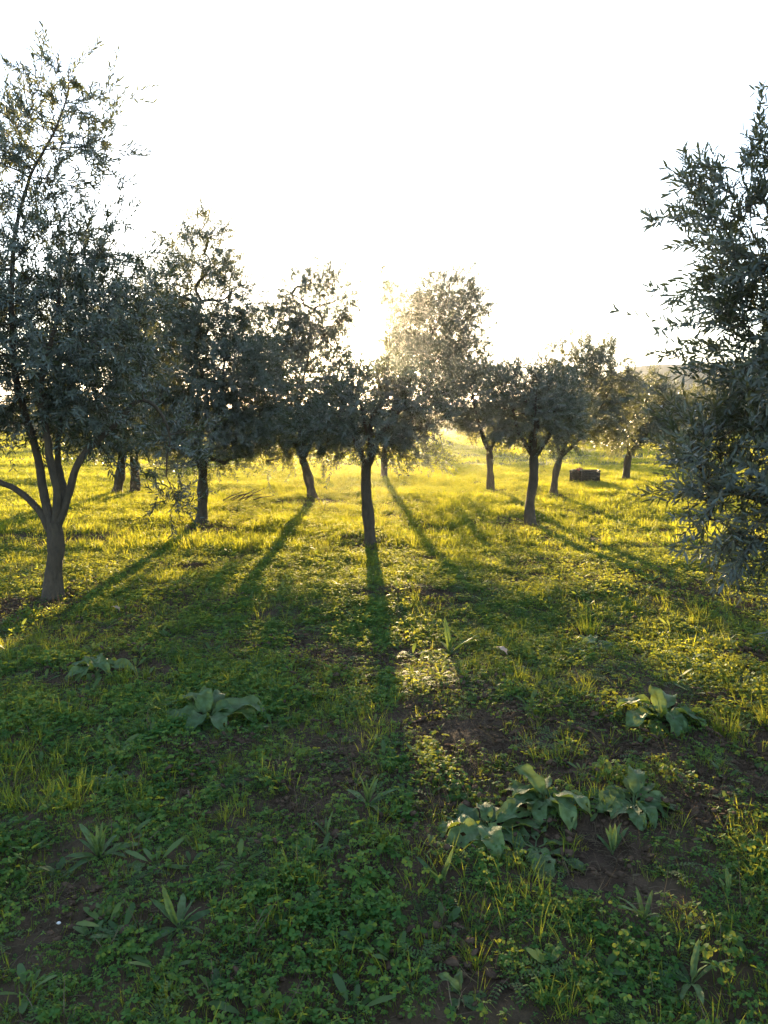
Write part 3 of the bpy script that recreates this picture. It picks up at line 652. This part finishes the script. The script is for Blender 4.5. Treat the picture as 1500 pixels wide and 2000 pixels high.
# ------------------------------------------------------------------ broad leaved plants one can count
def broad_leaf(L, W, a0, a1, wave, pet, holes=0, nu=12, nv=7, tip=1.6, seed=0):
    """leaf along +Y: petiole, midrib, wavy edge, arching from pitch a0 to a1"""
    rg = np.random.default_rng(seed)
    u = np.linspace(0, 1, nu); th = R(a0) + (R(a1) - R(a0)) * u
    yy = np.concatenate([[0], np.cumsum(np.cos((th[1:] + th[:-1]) / 2))]) * L / (nu - 1)
    zz = np.concatenate([[0], np.cumsum(np.sin((th[1:] + th[:-1]) / 2))]) * L / (nu - 1)
    py, pz = math.cos(R(a0 + 6)) * pet, math.sin(R(a0 + 6)) * pet
    wd = W * .5 * (np.sin(math.pi * u ** .85) ** .6) + .002
    v = np.linspace(-1, 1, nv)
    U, Vv = np.meshgrid(u, v, indexing='ij')
    ph = rg.uniform(0, 6.28, 4)
    edge = 1 + .09 * np.sin(U * 17 + ph[0] + (Vv > 0) * ph[1]) * np.abs(Vv)
    x = Vv * wd[:, None] * edge
    lift = .30 * np.abs(Vv) * wd[:, None] + wave * np.abs(Vv) ** 1.5 * np.sin(U * 13 + ph[2] * np.sign(Vv)) + rg.normal(0, wave * .22, U.shape)
    y = (yy + py)[:, None] - np.sin(th)[:, None] * lift; z = (zz + pz)[:, None] + np.cos(th)[:, None] * lift
    V = np.stack([x, y, z], -1).reshape(-1, 3)
    i = (np.arange(nu - 1)[:, None] * nv + np.arange(nv - 1)[None]).ravel(); F = np.stack([i, i + nv, i + nv + 1, i + 1], -1)
    if holes: F = np.delete(F, rg.choice(len(F), holes, replace=False), 0)
    b = Bag(); b.add(V, F[:, ::-1], rg.uniform(0, 1))
    b.add(*tube(np.array([[0, 0, 0], [0, py * .5, pz * .55], [0, py, pz], [0, yy[nu // 2] + py, zz[nu // 2] + pz + .002], [0, yy[-2] + py, zz[-2] + pz + .001]]), [.026, .022, .019, .011, .003], 5), 1.9)
    me = b.mesh('leaf', True); me.materials.append(M_DOCK); return me
DOCK = [broad_leaf(1, .40, 45, -45, .05, .25, 1, seed=1), broad_leaf(1, .44, 30, -50, .06, .22, 2, seed=2), broad_leaf(1, .42, 68, 0, .05, .25, 0, seed=3),
        broad_leaf(1, .46, 16, -35, .05, .25, 3, seed=4), broad_leaf(1, .38, 58, -60, .06, .22, 1, seed=5), broad_leaf(1, .48, 8, -25, .05, .25, 1, seed=6)]
STRAP = [broad_leaf(1, .15, 45, 10, .01, .1, 0, 9, 4, seed=11), broad_leaf(1, .17, 25, -20, .012, .1, 0, 9, 4, seed=12), broad_leaf(1, .14, 75, 50, .008, .1, 0, 9, 4, seed=13), broad_leaf(1, .18, 10, -15, .01, .1, 0, 9, 4, seed=14)]
for me in DOCK + STRAP:   # petiole thickness is set for a real leaf, so the meshes are unit sized and scaled per leaf
    pass
def plant(name, label, cat, px, py, leaves, meshes, group=None):
    g = ground_at(px, py); b = Vector((g.x, g.y, hz(g.x, g.y) - .005)); t = thing(name, b, label, cat, group)
    for az, L, k, pitch in leaves:
        lf = bpy.data.objects.new('leaf', meshes[k]); COL.objects.link(lf); lf.parent = t
        lf.rotation_euler = (R(pitch + (0 if meshes is DOCK else 16)), random.uniform(-.35, .35), R(az) - math.pi / 2); L *= 1.25 if meshes is DOCK else 1.; lf.scale = (L * random.uniform(.85, 1.15), L, L)
    return t
def rosette(n, L0, L1, ks, seed, a0=0, a1=360, p0=-20, p1=6):
    rg = random.Random(seed); return [(a0 + (a1 - a0) * (i + rg.uniform(-.3, .3)) / n, rg.uniform(L0, L1), rg.choice(ks), rg.uniform(p0, p1)) for i in range(n)]
for spec in (
    ('leafy dock plant with large pale leaves on shaded soil, left foreground', 405, 1415, rosette(20, .11, .23, (0, 1, 3, 4, 5), 1) + [(100, .14, 2, 4), (15, .24, 0, -8), (180, .2, 1, -6), (250, .18, 3, -6)]),
    ('backlit dock plant beside a bright grass tuft, right foreground', 1290, 1435, rosette(19, .10, .20, (0, 1, 3, 4, 5), 2) + [(95, .13, 2, 15), (60, .17, 0, 4)]),
    ('dense dock plant with upright crumpled leaves, right of centre foreground', 1065, 1610, rosette(22, .08, .16, (0, 1, 3, 4, 5), 3) + [(140, .13, 2, 0)]),
    ('dock plant with spotted oval leaves, rightmost of the foreground cluster', 1235, 1615, rosette(14, .10, .15, (1, 3, 5), 4, p0=-5, p1=10) + [(70, .14, 0, 10)]),
    ('sprawling dock plant with leaves flat on the soil, left of the cluster', 955, 1655, rosette(13, .10, .16, (1, 3, 5), 5, p0=-10, p1=4) + [(100, .1, 4, 5)]),
    ('dock plant lying flat with the broadest leaf, lowest of the cluster', 1045, 1690, rosette(7, .11, .16, (3, 5), 15, p0=-8, p1=2)),
    ('dark dock plant with one long drooping leaf, below the left tree', 190, 1325, rosette(10, .12, .2, (0, 1, 4), 6)),
    ('small sunlit dock plant on the right slope, beyond the lone bright leaf', 1165, 1270, rosette(12, .10, .15, (1, 3, 0), 7)),
    ('small dock plant at the far right, behind the backlit one', 1345, 1310, rosette(12, .08, .13, (1, 3, 0), 8)),
    ('small dock plant with two pale leaves on bare soil, centre right', 890, 1580, rosette(6, .05, .08, (1, 4), 9)),
    ('tiny dock seedling with rounded leaves beside the strap leaved rosette, lower left', 285, 1700, rosette(7, .05, .07, (3, 5), 10)),
    ('dock plant with broad leaves at the bottom edge, right of centre', 900, 1985, rosette(6, .045, .065, (1, 3, 2), 11)),
    ('flattened grey green dock plant in the left foreground grass', 205, 1530, rosette(10, .07, .11, (1, 3), 12)),
):
    plant('dock_plant', spec[0], 'dock plant', spec[1], spec[2], spec[3], DOCK, 'dock plants in the grass')
for spec in (
    ('upright rosette of narrow pale leaves in the lower left grass', 195, 1690, rosette(16, .09, .16, (0, 1, 2, 2), 21)),
    ('flat star shaped rosette of narrow leaves near the bottom left', 350, 1840, rosette(11, .08, .13, (0, 1, 3, 3), 22) + [(100, .14, 2, 5)]),
    ('bright green rosette of pointed leaves on soil at the centre', 718, 1595, rosette(10, .09, .14, (0, 1, 2), 23)),
    ('spiky rosette with spread leaves in the mid ground, right of centre', 880, 1280, rosette(10, .14, .24, (0, 1, 3), 24) + [(90, .24, 2, 0)]),
    ('rosette of broad strap leaves near the bottom right', 1350, 1950, rosette(8, .08, .13, (0, 2, 1), 25)),
    ('pair of upright yellow green strap leaves at the right edge of the foreground', 1420, 1790, rosette(6, .06, .11, (2, 0), 26, 40, 140)),
    ('upright strap leaves below the dock cluster', 1195, 1700, rosette(7, .08, .13, (2, 0), 27, 40, 140)),
    ('small rosette of narrow leaves left of the bright centre rosette', 640, 1665, rosette(7, .07, .11, (0, 2, 1), 28)),
    ('strap leaved weed with one arching leaf in the lower right grass', 1255, 1840, rosette(7, .07, .12, (0, 1), 29)),
    ('narrow leaved weed among grass below the dock plants, lower centre', 860, 1760, rosette(6, .07, .12, (2, 0), 30)),
):
    plant('plantain', spec[0], 'plantain', spec[1], spec[2], spec[3], STRAP, 'narrow leaved rosettes')
TUFT = [grass_clump(70, .05, .09, .20, .0036, 5), grass_clump(45, .04, .08, .18, .0036, 5), grass_clump(30, .03, .08, .16, .0034, 5)]
for me in TUFT: me.materials.append(M_GRASS)
for lab, px, py, k, s in (
    ('brightest sunlit grass tuft, right beside the backlit dock plant', 1415, 1465, 0, .95), ('sunlit grass tuft cut by the right edge of the picture', 1500, 1455, 0, .85),
    ('tall sunlit grass tuft on the right slope behind the small dock plant', 1150, 1245, 0, 1.35), ('lone sunlit grass tuft beside the base of the left tree', 212, 1195, 1, .95),
    ('small lit grass tuft on dark soil, left of centre', 467, 1580, 2, .75), ('thin lit grass tuft in the lower left grass', 390, 1675, 2, .8),
    ('upright grass tuft on soil under the centre rosette', 755, 1690, 1, .62), ('grass tuft spreading near the bottom, right of centre', 930, 1915, 1, .65),
    ('grass tuft with long blades, lower centre left', 615, 1760, 1, .6), ('grass tuft near the bottom edge, left of centre', 330, 1990, 1, .6)):
    g = ground_at(px, py); o = obj('grass_tuft', TUFT[k], None, None, (g.x, g.y, hz(g.x, g.y) - .01)); o.scale = (s, s, s); o.rotation_euler = (0, 0, random.uniform(0, 6))
    tag(o, lab, 'grass tuft', 'separate grass tufts')

# ------------------------------------------------------------------ harvest crates
M_CRATE = plain('black_plastic', (.007, .014, .013), .6, .2, 20)
M_RED = plain('red_cloth', (.30, .08, .06), .85, .3, 15)
def boxv(c, s):
    c = np.array(c, float); s = np.array(s, float) / 2
    V = np.array([[x, y, z] for x in (-1, 1) for y in (-1, 1) for z in (-1, 1)]) * s + c
    return V, np.array([[0, 1, 3, 2], [4, 6, 7, 5], [0, 4, 5, 1], [2, 3, 7, 6], [0, 2, 6, 4], [1, 5, 7, 3]])
def crate(label, x, y, rz, sx=.56, sy=.38, h=.31):
    t = thing('harvest_crate', (x, y, hz(x, y) + .03), label, 'crate', 'black harvest crates', rz)
    b = Bag(); b.add(*boxv((0, 0, .012), (sx, sy, .02))); obj('crate_floor', b.mesh('crate_floor'), M_CRATE, t)
    b = Bag()
    for q in (-1, 1):
        b.add(*boxv((0, q * sy / 2, h - .018), (sx + .03, .026, .032))); b.add(*boxv((q * sx / 2, 0, h - .0185), (.026, sy - .027, .032)))
    obj('rim', b.mesh('rim'), M_CRATE, t)
    for qx in (-1, 1):
        for qy in (-1, 1):
            b = Bag(); b.add(*boxv((qx * (sx / 2 - .012), qy * (sy / 2 - .012), h / 2), (.035, .035, h - .04))); obj('corner_post', b.mesh('corner_post'), M_CRATE, t)
    for q in (-1, 1):
        for ax, ln in ((0, sx), (1, sy)):
            b = Bag(); off = (sy if ax == 0 else sx) / 2 - .008
            b.add(*boxv((0, q * (off - .012), .145) if ax == 0 else (q * (off - .012), 0, .145), (ln - .07, .006, .25) if ax == 0 else (.006, ln - .07, .25)))
            for zz in (.05, .11, .17, .23): b.add(*boxv((0, q * off, zz) if ax == 0 else (q * off, 0, zz), (ln - .06, .008, .034) if ax == 0 else (.008, ln - .06, .034)))
            for k in range(-2, 3): b.add(*boxv((k * ln / 5.6, q * (off + .003), .145) if ax == 0 else (q * (off + .003), k * ln / 5.6, .145), (.018, .009, .25) if ax == 0 else (.009, .018, .25)))
            obj('slatted_side', b.mesh('slatted_side'), M_CRATE, t)
    return t
cg = ground_at(1132, 946); c2 = ground_at(1154, 948)
crate('black slatted harvest crate with a red cloth on its rim, left one of the pair', cg.x + .02, cg.y + .25, R(68), .5, .34)
crate('black harvest crate with its long side to the camera, right one of the pair', c2.x + .02, c2.y + .18, R(-6), .42, .36)
bmr = Bag(); n_ = 9; uu, vv = np.meshgrid(np.linspace(-1, 1, n_), np.linspace(-1, 1, n_), indexing='ij')
cl = np.stack([uu * .08, vv * .06, .03 * np.cos(uu * 4) * np.cos(vv * 3 + uu) - .05 * np.abs(vv) ** 3 + .02], -1).reshape(-1, 3)
i_ = (np.arange(n_ - 1)[:, None] * n_ + np.arange(n_ - 1)[None]).ravel(); bmr.add(cl, np.stack([i_, i_ + n_, i_ + n_ + 1, i_ + 1], -1))
ro = obj('red_cloth', bmr.mesh('red_cloth', True), M_RED, None, (cg.x + .02, cg.y + .12, hz(cg.x, cg.y) + .345)); sm = ro.modifiers.new('thick', 'SOLIDIFY'); sm.thickness = .006
tag(ro, 'crumpled red cloth lying over the left black crate', 'cloth')

# ------------------------------------------------------------------ small things on the ground
def stone(name, label, cat, px, py, s, mat, seed):
    g = ground_at(px, py); rg = np.random.default_rng(seed)
    th = np.linspace(0, math.pi, 7); ph = np.arange(10) * .628
    V = [[math.sin(a) * math.cos(b) * s[0], math.sin(a) * math.sin(b) * s[1], math.cos(a) * s[2]] for a in th for b in ph]; V = np.array(V) * (1 + rg.normal(0, .05, (len(V), 1)))
    i = np.arange(6)[:, None] * 10; j = np.arange(10)[None]; F = np.stack([i + j, i + 10 + j, i + 10 + (j + 1) % 10, i + (j + 1) % 10], -1).reshape(-1, 4)
    return tag(obj(name, mesh_np(name, V, [F], True), mat, None, (g.x, g.y, hz(g.x, g.y) + s[2] + .02)), label, cat)
stone('white_pebble', 'small white pebble lying in the lower left grass', 'pebble', 117, 1846, (.007, .005, .004), plain('pale_stone', (.6, .58, .54), .6, .1), 1)
M_DRY = leafmat('dry_leaf', (.42, .30, .20), (.5, .38, .28), (.5, .35, .2), .3, .6)
dl = broad_leaf(1, .42, 20, -30, .05, .1, 0, 8, 5, seed=40); dl.materials.clear(); dl.materials.append(M_DRY)
for px, py, s, rz, lab in ((990, 1305, .11, 30, 'pale dry leaf catching the light on the shaded grass right of centre'), (235, 1205, .1, 60, 'curled tan leaf lying beside the lone sunlit tuft')):
    g = ground_at(px, py); o = obj('dry_leaf', dl, None, None, (g.x, g.y, hz(g.x, g.y) + .05)); o.scale = (s, s, s); o.rotation_euler = (.2, .1, R(rz)); tag(o, lab, 'dry leaf')
g = ground_at(455, 975); b = Bag()
for k in range(7):
    p0 = np.array([(k - 3) * .09, random.uniform(-.1, .1), .02]); p1 = p0 + np.array([.35 + random.uniform(0, .3), random.uniform(-.3, .3), random.uniform(.08, .3)])
    b.add(*tube(smooth_line([p0, (p0 + p1) / 2 + np.array([0, 0, random.uniform(-.03, .06)]), p1], .08), np.linspace(.016, .005, len(smooth_line([p0, (p0 + p1) / 2, p1], .08))) if False else np.full(len(smooth_line([p0, (p0 + p1) / 2, p1], .08)), .011), 5)) if False else b.add(*tube(np.array([p0, (p0 + p1) / 2 + np.array([0, 0, .03]), p1]), [.016, .011, .004], 5))
tag(obj('pruned_branch', b.mesh('pruned_branch', True), M_BARK, None, (g.x, g.y, hz(g.x, g.y))), 'heap of dark pruned branches lying behind the pointed tree', 'branches')

# ------------------------------------------------------------------ haze
hb = Bag(); hb.add(*boxv((0, 100, 6.2), (484, 290, 15.6)))
hm = bpy.data.materials.new('haze'); hm.use_nodes = True; hn, hl = hm.node_tree.nodes, hm.node_tree.links
hn.remove(hn['Principled BSDF']); pv = hn.new('ShaderNodeVolumePrincipled')
pv.inputs['Color'].default_value = (.95, .93, .90, 1); pv.inputs['Density'].default_value = .0005; pv.inputs['Anisotropy'].default_value = .90
hl.new(pv.outputs[0], hn['Material Output'].inputs['Volume'])
haze = obj('haze', hb.mesh('haze'), hm); haze['kind'] = 'stuff'
